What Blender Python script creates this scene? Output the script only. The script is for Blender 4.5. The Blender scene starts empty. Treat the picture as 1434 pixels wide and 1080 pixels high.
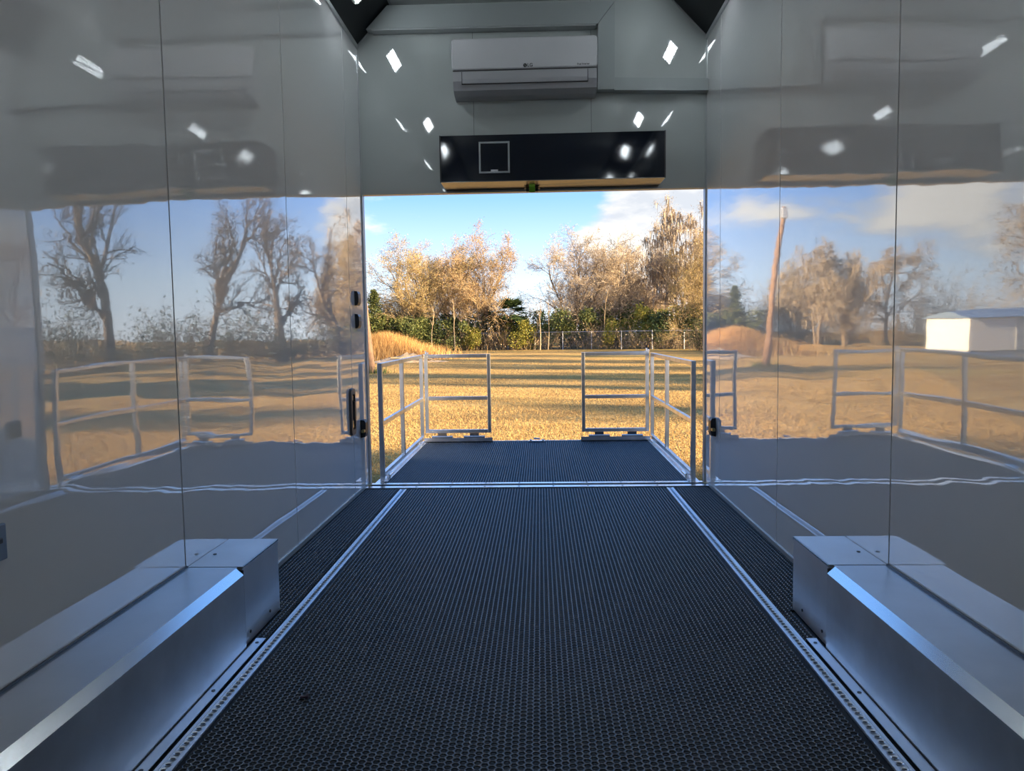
import bpy, bmesh, math, random
import numpy as np
from mathutils import Vector, Matrix

S = bpy.context.scene
COL = S.collection
PI = math.pi

# ------------------------------------------------------------------ camera
cam_d = bpy.data.cameras.new('camera')
cam = bpy.data.objects.new('camera', cam_d); COL.objects.link(cam)
R_ = Vector((0.99924066, 0.03603761, -0.01481173))
U_ = Vector((0.01216685, 0.07253544, 0.99729162))
F_ = Vector((-0.03701438, 0.99671455, -0.0720419))
m = Matrix.Identity(4)
for i in range(3):
    m[i][0] = R_[i]; m[i][1] = U_[i]; m[i][2] = -F_[i]
m[0][3], m[1][3], m[2][3] = 0.0382, -5.4341, 1.1076
cam.matrix_world = m
cam_d.sensor_fit = 'HORIZONTAL'; cam_d.sensor_width = 36.0
cam_d.lens = 1058.66 / 1434 * 36
cam_d.clip_start = 0.02; cam_d.clip_end = 2000
S.camera = cam

# ------------------------------------------------------------------ view
S.view_settings.view_transform = 'Standard'
S.view_settings.look = 'None'
S.view_settings.exposure = 0.62
S.view_settings.gamma = 1.0
S.view_settings.use_curve_mapping = False
S.cycles.use_denoising = True
S.cycles.max_bounces = 10
S.cycles.diffuse_bounces = 6
S.cycles.glossy_bounces = 6
S.cycles.sample_clamp_indirect = 8
S.cycles.caustics_reflective = False

# ------------------------------------------------------------------ sky
W = bpy.data.worlds.new('sky'); S.world = W
W.use_nodes = True
nt = W.node_tree; nt.nodes.clear()
def N(nt, t, **k):
    n = nt.nodes.new(t)
    for a, v in k.items():
        if a.startswith('i_'):
            n.inputs[int(a[2:]) if a[2:].isdigit() else a[2:].replace('_', ' ')].default_value = v
        else:
            setattr(n, a, v)
    return n
def mth(nt, op, a, b=None, c=None, clamp=False):
    n = nt.nodes.new('ShaderNodeMath'); n.operation = op; n.use_clamp = clamp
    for i, v in enumerate((a, b, c)):
        if v is None: continue
        if hasattr(v, 'is_linked'): nt.links.new(v, n.inputs[i])
        else: n.inputs[i].default_value = v
    return n.outputs[0]
def ramp(nt, fac, stops, interp='LINEAR'):
    n = nt.nodes.new('ShaderNodeValToRGB'); cr = n.color_ramp; cr.interpolation = interp
    while len(cr.elements) < len(stops): cr.elements.new(0.5)
    for e, (p, c) in zip(cr.elements, stops):
        e.position = p; e.color = (*c, 1) if len(c) == 3 else c
    nt.links.new(fac, n.inputs[0])
    return n.outputs[0]
def mixc(nt, fac, a, b, typ='MIX'):
    n = nt.nodes.new('ShaderNodeMix'); n.data_type = 'RGBA'; n.blend_type = typ
    for s, v in ((n.inputs[0], fac), (n.inputs[6], a), (n.inputs[7], b)):
        if hasattr(v, 'is_linked'): nt.links.new(v, s)
        elif isinstance(v, (int, float)): s.default_value = v
        else: s.default_value = (*v, 1) if len(v) == 3 else v
    return n.outputs[2]

tc = N(nt, 'ShaderNodeTexCoord')
nrm = N(nt, 'ShaderNodeVectorMath', operation='NORMALIZE'); nt.links.new(tc.outputs['Generated'], nrm.inputs[0])
sep = N(nt, 'ShaderNodeSeparateXYZ'); nt.links.new(nrm.outputs[0], sep.inputs[0])
grad = ramp(nt, sep.outputs[2], [(0.0, (.82, .90, .98)), (0.06, (.64, .80, .97)), (0.17, (.25, .48, .95)), (0.45, (.13, .34, .78)), (1.0, (.08, .22, .58))])
mp = N(nt, 'ShaderNodeMapping'); mp.inputs['Scale'].default_value = (1.0, 1.0, 2.6); mp.inputs['Location'].default_value = (0.31, 0.1, 0.02)
nt.links.new(nrm.outputs[0], mp.inputs[0])
nz = N(nt, 'ShaderNodeTexNoise'); nz.inputs['Scale'].default_value = 5.5; nz.inputs['Detail'].default_value = 9; nz.inputs['Roughness'].default_value = .55
nt.links.new(mp.outputs[0], nz.inputs[0])
nz2 = N(nt, 'ShaderNodeTexNoise'); nz2.inputs['Scale'].default_value = 1.6; nz2.inputs['Detail'].default_value = 2
nt.links.new(mp.outputs[0], nz2.inputs[0])
# two cloud banks: one low over the trees to the right of the pole line, one to the left of the trailer
def bank(cx, cz, w, h):
    dx = mth(nt, 'DIVIDE', mth(nt, 'SUBTRACT', sep.outputs[0], cx), w)
    dz = mth(nt, 'DIVIDE', mth(nt, 'SUBTRACT', sep.outputs[2], cz), h)
    q = mth(nt, 'ADD', mth(nt, 'MULTIPLY', dx, dx), mth(nt, 'MULTIPLY', dz, dz))
    fy = mth(nt, 'GREATER_THAN', sep.outputs[1], 0.0)
    return mth(nt, 'MULTIPLY', mth(nt, 'SUBTRACT', 1.0, q, clamp=True), fy)
b1 = bank(.165, .125, .13, .085)
b2 = bank(-.55, .10, .42, .085)
cl = mth(nt, 'ADD', nz.outputs[0], mth(nt, 'MULTIPLY', b1, .44))
cl = mth(nt, 'ADD', cl, mth(nt, 'MULTIPLY', b2, .20))
cl = mth(nt, 'ADD', cl, mth(nt, 'MULTIPLY', mth(nt, 'SUBTRACT', nz2.outputs[0], .70), .6))
cmask = ramp(nt, cl, [(.50, (0, 0, 0)), (.66, (1, 1, 1))], 'EASE')
ccol = ramp(nt, nz.outputs[0], [(.42, (.50, .53, .58)), (.58, (.90, .86, .80))])
sky = mixc(nt, cmask, grad, ccol)
bg = N(nt, 'ShaderNodeBackground'); bg.inputs[1].default_value = 1.05
nt.links.new(sky, bg.inputs[0])
wo = N(nt, 'ShaderNodeOutputWorld'); nt.links.new(bg.outputs[0], wo.inputs[0])

# ------------------------------------------------------------------ sun (low, from the right and a little behind the trailer)
sd = bpy.data.lights.new('sun', 'SUN'); so = bpy.data.objects.new('sun', sd); COL.objects.link(so)
sd.energy = 14.0; sd.color = (1.0, .78, .50); sd.angle = math.radians(2.2)
SUN = Vector((.88, -.40, .28)).normalized()
so.rotation_euler = SUN.to_track_quat('Z', 'Y').to_euler(); so.location = (30, -15, 20)

LED_POWER = 43.0      # emission of the LED dots in the cove lamps

# ------------------------------------------------------------------ materials
def base_mat(name):
    mt = bpy.data.materials.new(name); mt.use_nodes = True
    nt = mt.node_tree; b = nt.nodes['Principled BSDF']
    return mt, nt, b
def mat(name, col, rough=.5, metal=0.0, ior=1.5, bump=None, var=None, emit=None, coat=None, aniso=None, spec=None):
    mt, nt, b = base_mat(name)
    b.inputs['Base Color'].default_value = (*col, 1); b.inputs['Roughness'].default_value = rough
    b.inputs['Metallic'].default_value = metal; b.inputs['IOR'].default_value = ior
    tcn = N(nt, 'ShaderNodeTexCoord')
    if var:   # (scale, amount)
        n = N(nt, 'ShaderNodeTexNoise'); n.inputs['Scale'].default_value = var[0]; n.inputs['Detail'].default_value = 5
        nt.links.new(tcn.outputs['Object'], n.inputs[0])
        lo = tuple(c * (1 - var[1]) for c in col); hi = tuple(min(1, c * (1 + var[1])) for c in col)
        c = ramp(nt, n.outputs[0], [(.3, lo), (.7, hi)])
        nt.links.new(c, b.inputs['Base Color'])
    if bump:  # (scale vec, strength, distance)
        mpn = N(nt, 'ShaderNodeMapping'); mpn.inputs['Scale'].default_value = bump[0]
        nt.links.new(tcn.outputs['Object'], mpn.inputs[0])
        n = N(nt, 'ShaderNodeTexNoise'); n.inputs['Scale'].default_value = 1.0; n.inputs['Detail'].default_value = bump[3] if len(bump) > 3 else 3
        nt.links.new(mpn.outputs[0], n.inputs[0])
        bp = N(nt, 'ShaderNodeBump'); bp.inputs['Strength'].default_value = bump[1]; bp.inputs['Distance'].default_value = bump[2]
        nt.links.new(n.outputs[0], bp.inputs['Height']); nt.links.new(bp.outputs[0], b.inputs['Normal'])
    if emit:
        b.inputs['Emission Color'].default_value = (*emit[0], 1); b.inputs['Emission Strength'].default_value = emit[1]
    if coat:
        b.inputs['Coat Weight'].default_value = coat[0]; b.inputs['Coat Roughness'].default_value = coat[1]; b.inputs['Coat IOR'].default_value = coat[2]
    if aniso: b.inputs['Anisotropic'].default_value = aniso
    if spec is not None: b.inputs['Specular IOR Level'].default_value = spec
    return mt
def vary(name, stops, rough=.8, attr='island', scale=3.0, spec=.3, transl=0.0):
    """colour picked per loose piece (leaf, blade, twig) from a ramp"""
    mt, nt, b = base_mat(name)
    g = N(nt, 'ShaderNodeNewGeometry')
    c = ramp(nt, g.outputs['Random Per Island'], stops)
    nt.links.new(c, b.inputs['Base Color']); b.inputs['Roughness'].default_value = rough
    b.inputs['Specular IOR Level'].default_value = spec
    if transl:
        t = N(nt, 'ShaderNodeBsdfTranslucent'); nt.links.new(c, t.inputs[0])
        mx = N(nt, 'ShaderNodeMixShader'); mx.inputs[0].default_value = transl
        nt.links.new(b.outputs[0], mx.inputs[1]); nt.links.new(t.outputs[0], mx.inputs[2])
        nt.links.new(mx.outputs[0], nt.nodes['Material Output'].inputs[0])
    return mt

def wall_mat(name, col, metal, rough, wav=1.0, coat=1.75):
    """gloss-painted aluminium skin with the slight oil-canning of a thin sheet"""
    mt, nt, b = base_mat(name)
    b.inputs['Base Color'].default_value = (*col, 1); b.inputs['Roughness'].default_value = rough
    b.inputs['Metallic'].default_value = metal; b.inputs['IOR'].default_value = 1.6
    b.inputs['Coat Weight'].default_value = 1.0; b.inputs['Coat Roughness'].default_value = .015; b.inputs['Coat IOR'].default_value = coat
    tcn = N(nt, 'ShaderNodeTexCoord')
    def noise(scale, detail, off):
        mpn = N(nt, 'ShaderNodeMapping'); mpn.inputs['Scale'].default_value = scale; mpn.inputs['Location'].default_value = (off, off, off)
        nt.links.new(tcn.outputs['Object'], mpn.inputs[0])
        n = N(nt, 'ShaderNodeTexNoise'); n.inputs['Scale'].default_value = 1.0; n.inputs['Detail'].default_value = detail
        nt.links.new(mpn.outputs[0], n.inputs[0]); return n.outputs[0]
    h = mth(nt, 'ADD', mth(nt, 'MULTIPLY', noise((1, .75, 1.7), 1, 3.1), 1.0), mth(nt, 'MULTIPLY', noise((1, .9, 11), 2, 7.7), .085))
    bp = N(nt, 'ShaderNodeBump'); bp.inputs['Strength'].default_value = 1.0; bp.inputs['Distance'].default_value = .0035 * wav
    nt.links.new(h, bp.inputs['Height'])
    nt.links.new(bp.outputs[0], b.inputs['Normal']); nt.links.new(bp.outputs[0], b.inputs['Coat Normal'])
    return mt

M = {}
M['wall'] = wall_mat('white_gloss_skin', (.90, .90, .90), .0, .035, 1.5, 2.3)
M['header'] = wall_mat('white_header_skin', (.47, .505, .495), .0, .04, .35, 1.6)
M['ceiling'] = mat('white_ceiling_skin', (.60, .63, .62), .3)
M['seam'] = mat('dark_seam', (.02, .02, .022), .6)
M['black_gloss'] = mat('black_gloss_paint', (.006, .010, .020), .05, ior=1.5, bump=((1.2, 1, 2.5), 1.0, .006, 1))
M['cove'] = mat('black_satin_panel', (.004, .006, .009), .28, spec=.12)
M['black_plastic'] = mat('black_plastic', (.015, .015, .017), .35)
M['grey_plastic'] = mat('dark_grey_plastic', (.06, .06, .065), .4)
M['ac_white'] = mat('white_plastic', (.62, .62, .64), .22)
M['ac_grey'] = mat('grey_white_plastic', (.42, .42, .44), .3)
M['duct'] = mat('duct_white', (.33, .36, .36), .3)
M['print'] = mat('dark_print', (.02, .02, .022), .5)
M['alu'] = mat('brushed_aluminium', (.76, .80, .85), .42, 1.0, bump=((3, 160, 160), .25, .0006, 2), var=(6, .10))
M['alu_end'] = mat('bright_brushed_aluminium', (.82, .86, .91), .40, 1.0, bump=((3, 160, 160), .25, .0005, 2), var=(5, .05))
M['alu_flat'] = mat('sheet_aluminium', (.66, .69, .73), .30, 1.0, bump=((2.5, 2.5, 2.5), .5, .002, 1), var=(4, .08))
M['alu_bright'] = mat('bright_aluminium', (.86, .88, .90), .22, 1.0, bump=((60, 4, 60), .2, .0006, 2))
M['alu_rail'] = mat('mill_aluminium_tube', (.74, .74, .75), .28, 1.0, bump=((40, 40, 6), .25, .0008, 3), var=(9, .16))
M['alu_trim'] = mat('painted_trim', (.42, .44, .45), .3, .3)
M['alu_under'] = mat('mill_sheet_underside', (.19, .195, .20), .26, 1.0, bump=((2.5, 10, 2), 1.0, .008, 1))
M['track'] = mat('track_aluminium', (.80, .84, .90), .38, 1.0)
M['slot'] = mat('track_slot', (.03, .035, .045), .5)
M['rubber'] = mat('black_rubber_cell', (.007, .010, .015), .6, var=(30, .4), spec=.25)
M['ridge'] = mat('black_rubber_ridge_sky_tint', (.045, .062, .09), .27, var=(12, .3), spec=.9)  # black rubber lightened and blued: sky reflection put into the ridge colour
M['brass'] = mat('brass', (.42, .33, .14), .35, 1.0)
M['chrome'] = mat('chrome', (.8, .8, .82), .12, 1.0)
M['screw'] = mat('screw_steel', (.10, .11, .12), .4, .8)
M['steel'] = mat('galvanised_steel', (.55, .56, .58), .5, .7)
M['lime'] = mat('lime_webbing', (.28, .64, .05), .7, bump=((400, 400, 60), .5, .001, 2))
M['lamp_body'] = mat('lamp_housing', (.55, .53, .50), .4)
M['led'] = mat('led_lens', (.9, .9, .9), .4, emit=((.86, .95, 1.0), LED_POWER))
M['purple'] = mat('purple_dull_plastic', (.05, .03, .06), .5)
M['pole'] = mat('weathered_wood_pole', (.25, .145, .085), .8, bump=((30, 30, 1.2), .8, .02, 4), var=(5, .35))
M['shed_wall'] = mat('cream_white_sheet', (.80, .78, .72), .5, bump=((1, 1, 1), .1, .01))
M['shed_roof'] = mat('blue_grey_roof_sheet', (.22, .30, .42), .4, .3)
M['shed_door'] = mat('grey_door_sheet', (.45, .46, .47), .5)
M['bark'] = vary('grey_brown_bark', [(0, (.16, .115, .075)), (1, (.30, .22, .14))], .9)
M['bark_dark'] = vary('dark_bark', [(0, (.07, .05, .038)), (1, (.16, .12, .085))], .9)
M['twig_gold'] = vary('golden_twig', [(0, (.30, .21, .11)), (1, (.48, .35, .18))], .9)
M['twig_grey'] = vary('grey_tan_twig', [(0, (.30, .23, .155)), (1, (.54, .43, .30))], .9)
M['leaf_gold'] = vary('dry_golden_leaf', [(0, (.32, .215, .075)), (.5, (.44, .33, .12)), (.8, (.38, .31, .12)), (1, (.54, .44, .20))], .8, transl=.25)
M['leaf_rust'] = vary('dry_rust_leaf', [(0, (.34, .19, .09)), (.5, (.44, .27, .13)), (1, (.50, .37, .20))], .8, transl=.25)
M['leaf_pale'] = vary('pale_tan_leaf', [(0, (.42, .29, .16)), (.6, (.56, .42, .25)), (1, (.64, .51, .34))], .8, transl=.2)
M['moss'] = vary('grey_hanging_moss', [(0, (.22, .17, .12)), (1, (.46, .37, .26))], .95, transl=.2)
M['leaf_green'] = vary('mid_green_leaf', [(0, (.06, .085, .022)), (.6, (.13, .155, .045)), (1, (.24, .23, .075))], .6, transl=.2)
M['leaf_dark'] = vary('dark_green_leaf', [(0, (.02, .038, .014)), (.7, (.045, .075, .025)), (1, (.09, .12, .04))], .6, transl=.15)
M['leaf_yellow'] = vary('yellow_green_leaf', [(0, (.17, .18, .03)), (.6, (.30, .28, .05)), (1, (.44, .36, .08))], .7, transl=.3)
M['leaf_brown'] = vary('brown_thicket_leaf', [(0, (.16, .11, .06)), (.6, (.28, .19, .10)), (1, (.38, .27, .15))], .8, transl=.2)
M['straw'] = vary('tall_dry_grass', [(0, (.46, .25, .08)), (.6, (.62, .37, .13)), (1, (.74, .50, .22))], .85, transl=.25)
M['blade'] = vary('mown_dry_grass', [(0, (.40, .24, .09)), (.5, (.54, .35, .13)), (.92, (.64, .44, .18)), (1, (.36, .30, .08))], .85, transl=.35)
M['dirt'] = mat('pale_dirt', (.46, .33, .20), .95, var=(3, .3), bump=((2, 2, 2), 1.0, .12, 5))

def ground_mat():
    mt, nt, b = base_mat('dry_grass_field')
    tcn = N(nt, 'ShaderNodeTexCoord')
    def noise(scale, detail, vec=None):
        n = N(nt, 'ShaderNodeTexNoise'); n.inputs['Scale'].default_value = 1.0; n.inputs['Detail'].default_value = detail
        mpn = N(nt, 'ShaderNodeMapping'); mpn.inputs['Scale'].default_value = scale
        nt.links.new(tcn.outputs['Object'], mpn.inputs[0]); nt.links.new(mpn.outputs[0], n.inputs[0])
        return n.outputs[0]
    big = noise((.06, .16, 1), 4); mid = noise((.5, 1.1, 1), 6); fine = noise((14, 14, 1), 5)
    c1 = ramp(nt, mid, [(.3, (.34, .205, .075)), (.5, (.50, .32, .11)), (.7, (.60, .41, .16))])
    c2 = ramp(nt, fine, [(.3, (.55, .52, .48)), (.7, (1.25, 1.22, 1.15))])
    c = mixc(nt, 1.0, c1, c2, 'MULTIPLY')
    gm = ramp(nt, big, [(.56, (0, 0, 0)), (.68, (1, 1, 1))])
    c = mixc(nt, mth(nt, 'MULTIPLY', gm, .45), c, (.30, .27, .06))
    nt.links.new(c, b.inputs['Base Color']); b.inputs['Roughness'].default_value = .95
    b.inputs['Specular IOR Level'].default_value = .1
    bp = N(nt, 'ShaderNodeBump'); bp.inputs['Strength'].default_value = 1.0; bp.inputs['Distance'].default_value = .06
    nt.links.new(mth(nt, 'ADD', fine, mth(nt, 'MULTIPLY', mid, .8)), bp.inputs['Height']); nt.links.new(bp.outputs[0], b.inputs['Normal'])
    return mt
M['ground'] = ground_mat()

# ------------------------------------------------------------------ object helpers
def tag(o, label=None, cat=None, group=None, kind=None):
    if label: o['label'] = label
    if cat: o['category'] = cat
    if group: o['group'] = group
    if kind: o['kind'] = kind
    return o
def link(name, me, material=None, parent=None, loc=None):
    o = bpy.data.objects.new(name, me); COL.objects.link(o)
    if material is not None and me is not None and len(me.materials) == 0:
        for mm in (material if isinstance(material, (list, tuple)) else [material]): me.materials.append(mm)
    if parent: o.parent = parent
    if loc: o.location = loc
    return o
def empty(name, loc=(0, 0, 0), label=None, cat=None, group=None):
    o = bpy.data.objects.new(name, None); COL.objects.link(o); o.location = loc
    o.empty_display_size = .1
    return tag(o, label, cat, group)
class MB:
    def __init__(s): s.v = []; s.f = []; s.m = []; s.sm = []
    def add(s, vs, fs, mi=0, smooth=False):
        n = len(s.v); s.v += [tuple(v) for v in vs]
        s.f += [tuple(i + n for i in f) for f in fs]; s.m += [mi] * len(fs); s.sm += [smooth] * len(fs)
    def box(s, a, b, mi=0, bev=0.0):
        (x0, y0, z0), (x1, y1, z1) = [(min(p, q)) for p, q in zip(a, b)], [(max(p, q)) for p, q in zip(a, b)]
        if bev <= 0:
            vs = [(x, y, z) for x in (x0, x1) for y in (y0, y1) for z in (z0, z1)]
            s.add(vs, [(0, 1, 3, 2), (4, 6, 7, 5), (0, 4, 5, 1), (2, 3, 7, 6), (0, 2, 6, 4), (1, 5, 7, 3)], mi)
        else:
            bm = bmesh.new(); bmesh.ops.create_cube(bm, size=1)
            for v in bm.verts: v.co = Vector(((x0 + x1) / 2 + v.co.x * (x1 - x0), (y0 + y1) / 2 + v.co.y * (y1 - y0), (z0 + z1) / 2 + v.co.z * (z1 - z0)))
            bmesh.ops.bevel(bm, geom=list(bm.edges), offset=bev, segments=2, affect='EDGES', profile=.5)
            s.bm(bm, mi)
        return s
    def bm(s, bm, mi=0, smooth=False):
        bm.verts.index_update()
        s.add([v.co[:] for v in bm.verts], [[v.index for v in f.verts] for f in bm.faces], mi, smooth); bm.free()
        return s
    def extrude(s, prof, axis, a, b, mi=0, smooth=False):
        """closed profile of 2-D points run along an axis (0 x, 1 y, 2 z); the profile takes the other two in order"""
        n = len(prof)
        def P(p, t):
            q = list(p); q.insert(axis, t); return q
        vs = [P(p, a) for p in prof] + [P(p, b) for p in prof]
        s.add(vs, [(i, (i + 1) % n, n + (i + 1) % n, n + i) for i in range(n)], mi, smooth)
        s.add(vs, [tuple(range(n)), tuple(range(2 * n - 1, n - 1, -1))], mi)
        return s
    def cyl(s, p, q, r, n=10, mi=0, r2=None, smooth=True):
        p, q = Vector(p), Vector(q); d = (q - p).normalized(); r2 = r if r2 is None else r2
        u = d.orthogonal().normalized(); w = d.cross(u)
        a = [p + (u * math.cos(2 * PI * i / n) + w * math.sin(2 * PI * i / n)) * r for i in range(n)]
        b = [q + (u * math.cos(2 * PI * i / n) + w * math.sin(2 * PI * i / n)) * r2 for i in range(n)]
        s.add(a + b, [(i, (i + 1) % n, n + (i + 1) % n, n + i) for i in range(n)], mi, smooth)
        s.add(a + b, [tuple(range(n - 1, -1, -1)), tuple(range(n, 2 * n))], mi)
        return s
    def bar(s, p, q, w, h=None, up=(0, 0, 1), mi=0):
        p, q = Vector(p), Vector(q); d = (q - p).normalized(); h = h or w
        u = d.cross(Vector(up)); u = u.normalized() if u.length > 1e-4 else d.orthogonal().normalized()
        w2 = u.cross(d)
        vs = [c + u * (sx * w / 2) + w2 * (sy * h / 2) for c in (p, q) for sx, sy in ((-1, -1), (1, -1), (1, 1), (-1, 1))]
        s.add(vs, [(0, 1, 5, 4), (1, 2, 6, 5), (2, 3, 7, 6), (3, 0, 4, 7), (3, 2, 1, 0), (4, 5, 6, 7)], mi)
        return s
    def mesh(s, name):
        me = bpy.data.meshes.new(name); me.from_pydata(s.v, [], s.f)
        if any(s.m): me.polygons.foreach_set('material_index', s.m)
        if any(s.sm): me.polygons.foreach_set('use_smooth', s.sm)
        bm = bmesh.new(); bm.from_mesh(me); bmesh.ops.recalc_face_normals(bm, faces=bm.faces); bm.to_mesh(me); bm.free()
        return me
    def build(s, name, material, parent=None, loc=None):
        return link(name, s.mesh(name), material, parent, loc)
def np_mesh(name, V, Fq, mats, mi=None, smooth=False):
    """fast mesh from numpy arrays; all faces have the same number of corners"""
    me = bpy.data.meshes.new(name)
    nf, k = Fq.shape
    me.vertices.add(len(V)); me.vertices.foreach_set('co', np.ascontiguousarray(V, dtype=np.float32).ravel())
    me.loops.add(nf * k); me.loops.foreach_set('vertex_index', np.ascontiguousarray(Fq, dtype=np.int32).ravel())
    me.polygons.add(nf); me.polygons.foreach_set('loop_start', np.arange(0, nf * k, k, dtype=np.int32))
    try: me.polygons.foreach_set('loop_total', np.full(nf, k, dtype=np.int32))
    except Exception: pass
    if mi is not None: me.polygons.foreach_set('material_index', np.ascontiguousarray(mi, dtype=np.int32))
    if smooth: me.polygons.foreach_set('use_smooth', np.ones(nf, dtype=bool))
    me.update(calc_edges=True); me.validate()
    for mm in (mats if isinstance(mats, (list, tuple)) else [mats]): me.materials.append(mm)
    return me

# ------------------------------------------------------------------ the trailer room
XW, ZW, ZC, XC, H = 1.22, 3.125, 3.39, .97, 2.10
YF = -9.0          # front wall
SEAMS = [0.0] + [-.42 - 1.22 * k for k in range(8)]
def side_wall(name, s):
    # dark framing behind, then one gloss sheet per bay with a narrow gap between sheets
    wl = MB().box((s * (XW + .006), YF, -.05), (s * (XW + .05), 0, ZW + .02)).build(name, M['seam'])
    tag(wl, kind='structure')
    for a, b in zip(SEAMS[:-1], SEAMS[1:]):
        b = max(b, YF)
        MB().box((s * XW, a - .0042, 0.0), (s * (XW + .006), b + .0042, ZW)).build('panel', M['wall'], wl)
    # thin slip mouldings where the sheets meet the ceiling cove and the floor
    MB().bar((s * (XW - .004), 0, ZW - .012), (s * (XW - .004), YF, ZW - .012), .008, .03).build('cove_moulding', M['alu_trim'], wl)
    MB().bar((s * (XW - .004), -.15, .012), (s * (XW - .004), -2.48, .012), .007, .022).build('base_moulding', M['alu_trim'], wl)
    return wl
side_wall('wall_left', -1); side_wall('wall_right', 1)

# header wall above the ramp opening, with its top corners cut off by the coves
wb = MB()
wb.extrude([(-1.27, H), (1.27, H), (1.27, 3.5), (-1.27, 3.5)], 1, .006, .05)
wb = wb.build('wall_back', M['seam']); tag(wb, kind='structure')
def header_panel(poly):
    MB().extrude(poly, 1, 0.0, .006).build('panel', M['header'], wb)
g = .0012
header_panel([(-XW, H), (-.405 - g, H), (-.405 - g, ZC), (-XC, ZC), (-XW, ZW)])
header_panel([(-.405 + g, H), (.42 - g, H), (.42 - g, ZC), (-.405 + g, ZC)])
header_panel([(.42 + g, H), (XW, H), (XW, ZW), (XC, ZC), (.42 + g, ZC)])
tw = MB()
tw.bar((-XW + .004, -.003, ZW), (-XC, -.003, ZC - .004), .008, .010)
tw.build('cove_moulding', M['alu_trim'], wb)
MB().bar((XW - .004, -.003, ZW), (XC, -.003, ZC - .004), .008, .010).build('cove_moulding', M['alu_trim'], wb)
for s in (-1, 1):
    MB().box((s * (XW - .007), -.006, H), (s * XW, 0, ZW)).build('corner_moulding', M['alu_trim'], wb)
MB().box((-XW, -.012, H - .012), (XW, .05, H)).build('head_trim', M['alu_trim'], wb)
wf = MB().box((-1.27, YF, -.05), (1.27, YF - .05, 3.5)).build('wall_front', M['header']); tag(wf, kind='structure')

# jambs of the opening
for s, nm in ((-1, 'trim_1'), (1, 'trim_2')):
    t = MB().box((s * (XW - .008), -.004, 0), (s * (XW + .05), .055, H)).build(nm, M['alu_trim']); tag(t, kind='structure')

ce = MB().box((-XC - .03, YF, ZC), (XC + .03, 0, ZC + .06)).build('ceiling', M['ceiling']); tag(ce, kind='structure')
for s in (-1, 1):
    MB().extrude([(s * XW, ZW), (s * XC, ZC), (s * (XC + .04), ZC + .05), (s * (XW + .05), ZW + .04)], 1, 0, YF).build('cove_panel', M['cove'], ce)
    MB().bar((s * XC, 0, ZC - .004), (s * XC, YF, ZC - .004), .02, .008).build('cove_moulding', M['alu_trim'], ce)

# floor: a slab, and on it honeycomb rubber matting (raised hexagon ridges round dished cells)
fl = MB().box((-XW - .04, YF, -.10), (XW + .04, -.02, -.006)).build('floor', M['rubber']); tag(fl, kind='structure')
def hexmat(name, x0, x1, y0, y1, z, skip=None):
    px, py = .0188, .0217
    nx = int((x1 - x0) / px); ny = int((y1 - y0) / py)
    i, j = np.meshgrid(np.arange(nx), np.arange(ny), indexing='ij')
    cx = x0 + px * (i + .5); cy = y0 + py * (j + .5 + .5 * (i % 2) - .25)
    cx, cy = cx.ravel(), cy.ravel()
    if skip is not None:
        k = ~skip(cx, cy); cx, cy = cx[k], cy[k]
    n = len(cx)
    ang = np.arange(6) * PI / 3
    Ro = py / math.sqrt(3)
    rings = [(Ro, 0.0), (Ro * .80, -.00045), (Ro * .73, -.0028), (Ro * .38, -.0016)]
    V = np.zeros((n, 24, 3))
    for k, (r, dz) in enumerate(rings):
        V[:, k * 6:(k + 1) * 6, 0] = cx[:, None] + np.cos(ang) * r
        V[:, k * 6:(k + 1) * 6, 1] = cy[:, None] + np.sin(ang) * r
        V[:, k * 6:(k + 1) * 6, 2] = z + dz
    fq = []; mi = []
    for k in range(3):
        for a in range(6):
            b = (a + 1) % 6
            fq.append((k * 6 + a, k * 6 + b, (k + 1) * 6 + b, (k + 1) * 6 + a)); mi.append(0 if k == 0 else 1)
    for q in ((18, 19, 20, 21), (18, 21, 22, 23)): fq.append(q); mi.append(1)
    fq = np.array(fq); F = (fq[None] + (np.arange(n) * 24)[:, None, None]).reshape(-1, 4)
    # quads run clockwise seen from above: flip so that they face up
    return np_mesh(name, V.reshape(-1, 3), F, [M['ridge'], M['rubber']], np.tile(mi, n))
def skip_floor(x, y):
    ax = np.abs(x)
    return ((ax > .900) & (ax < .972)) | ((ax > .965) & (y < -2.80)) | ((ax > 1.01) & (y < -2.50))
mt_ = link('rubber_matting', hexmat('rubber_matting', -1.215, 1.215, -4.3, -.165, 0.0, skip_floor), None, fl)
tag(mt_, kind='stuff')
MB().box((-.90, YF + .01, -.006), (.90, -4.3, -.001)).build('rubber_sheet', M['rubber'], fl)

# threshold plate with its screws
th = MB().box((-XW, -.165, -.01), (XW, -.02, -.005)).build('trim_3', M['seam']); tag(th, kind='structure')
MB().box((-XW + .002, -.145, -.005), (XW - .002, -.085, .004), bev=.0015).build('cover_strip', M['alu_bright'], th)
for k in range(10):
    MB().cyl((-1.1 + k * .245, -.115, .004), (-1.1 + k * .245, -.115, .0055), .007, 8).build('screw', M['screw'], th)

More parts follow.
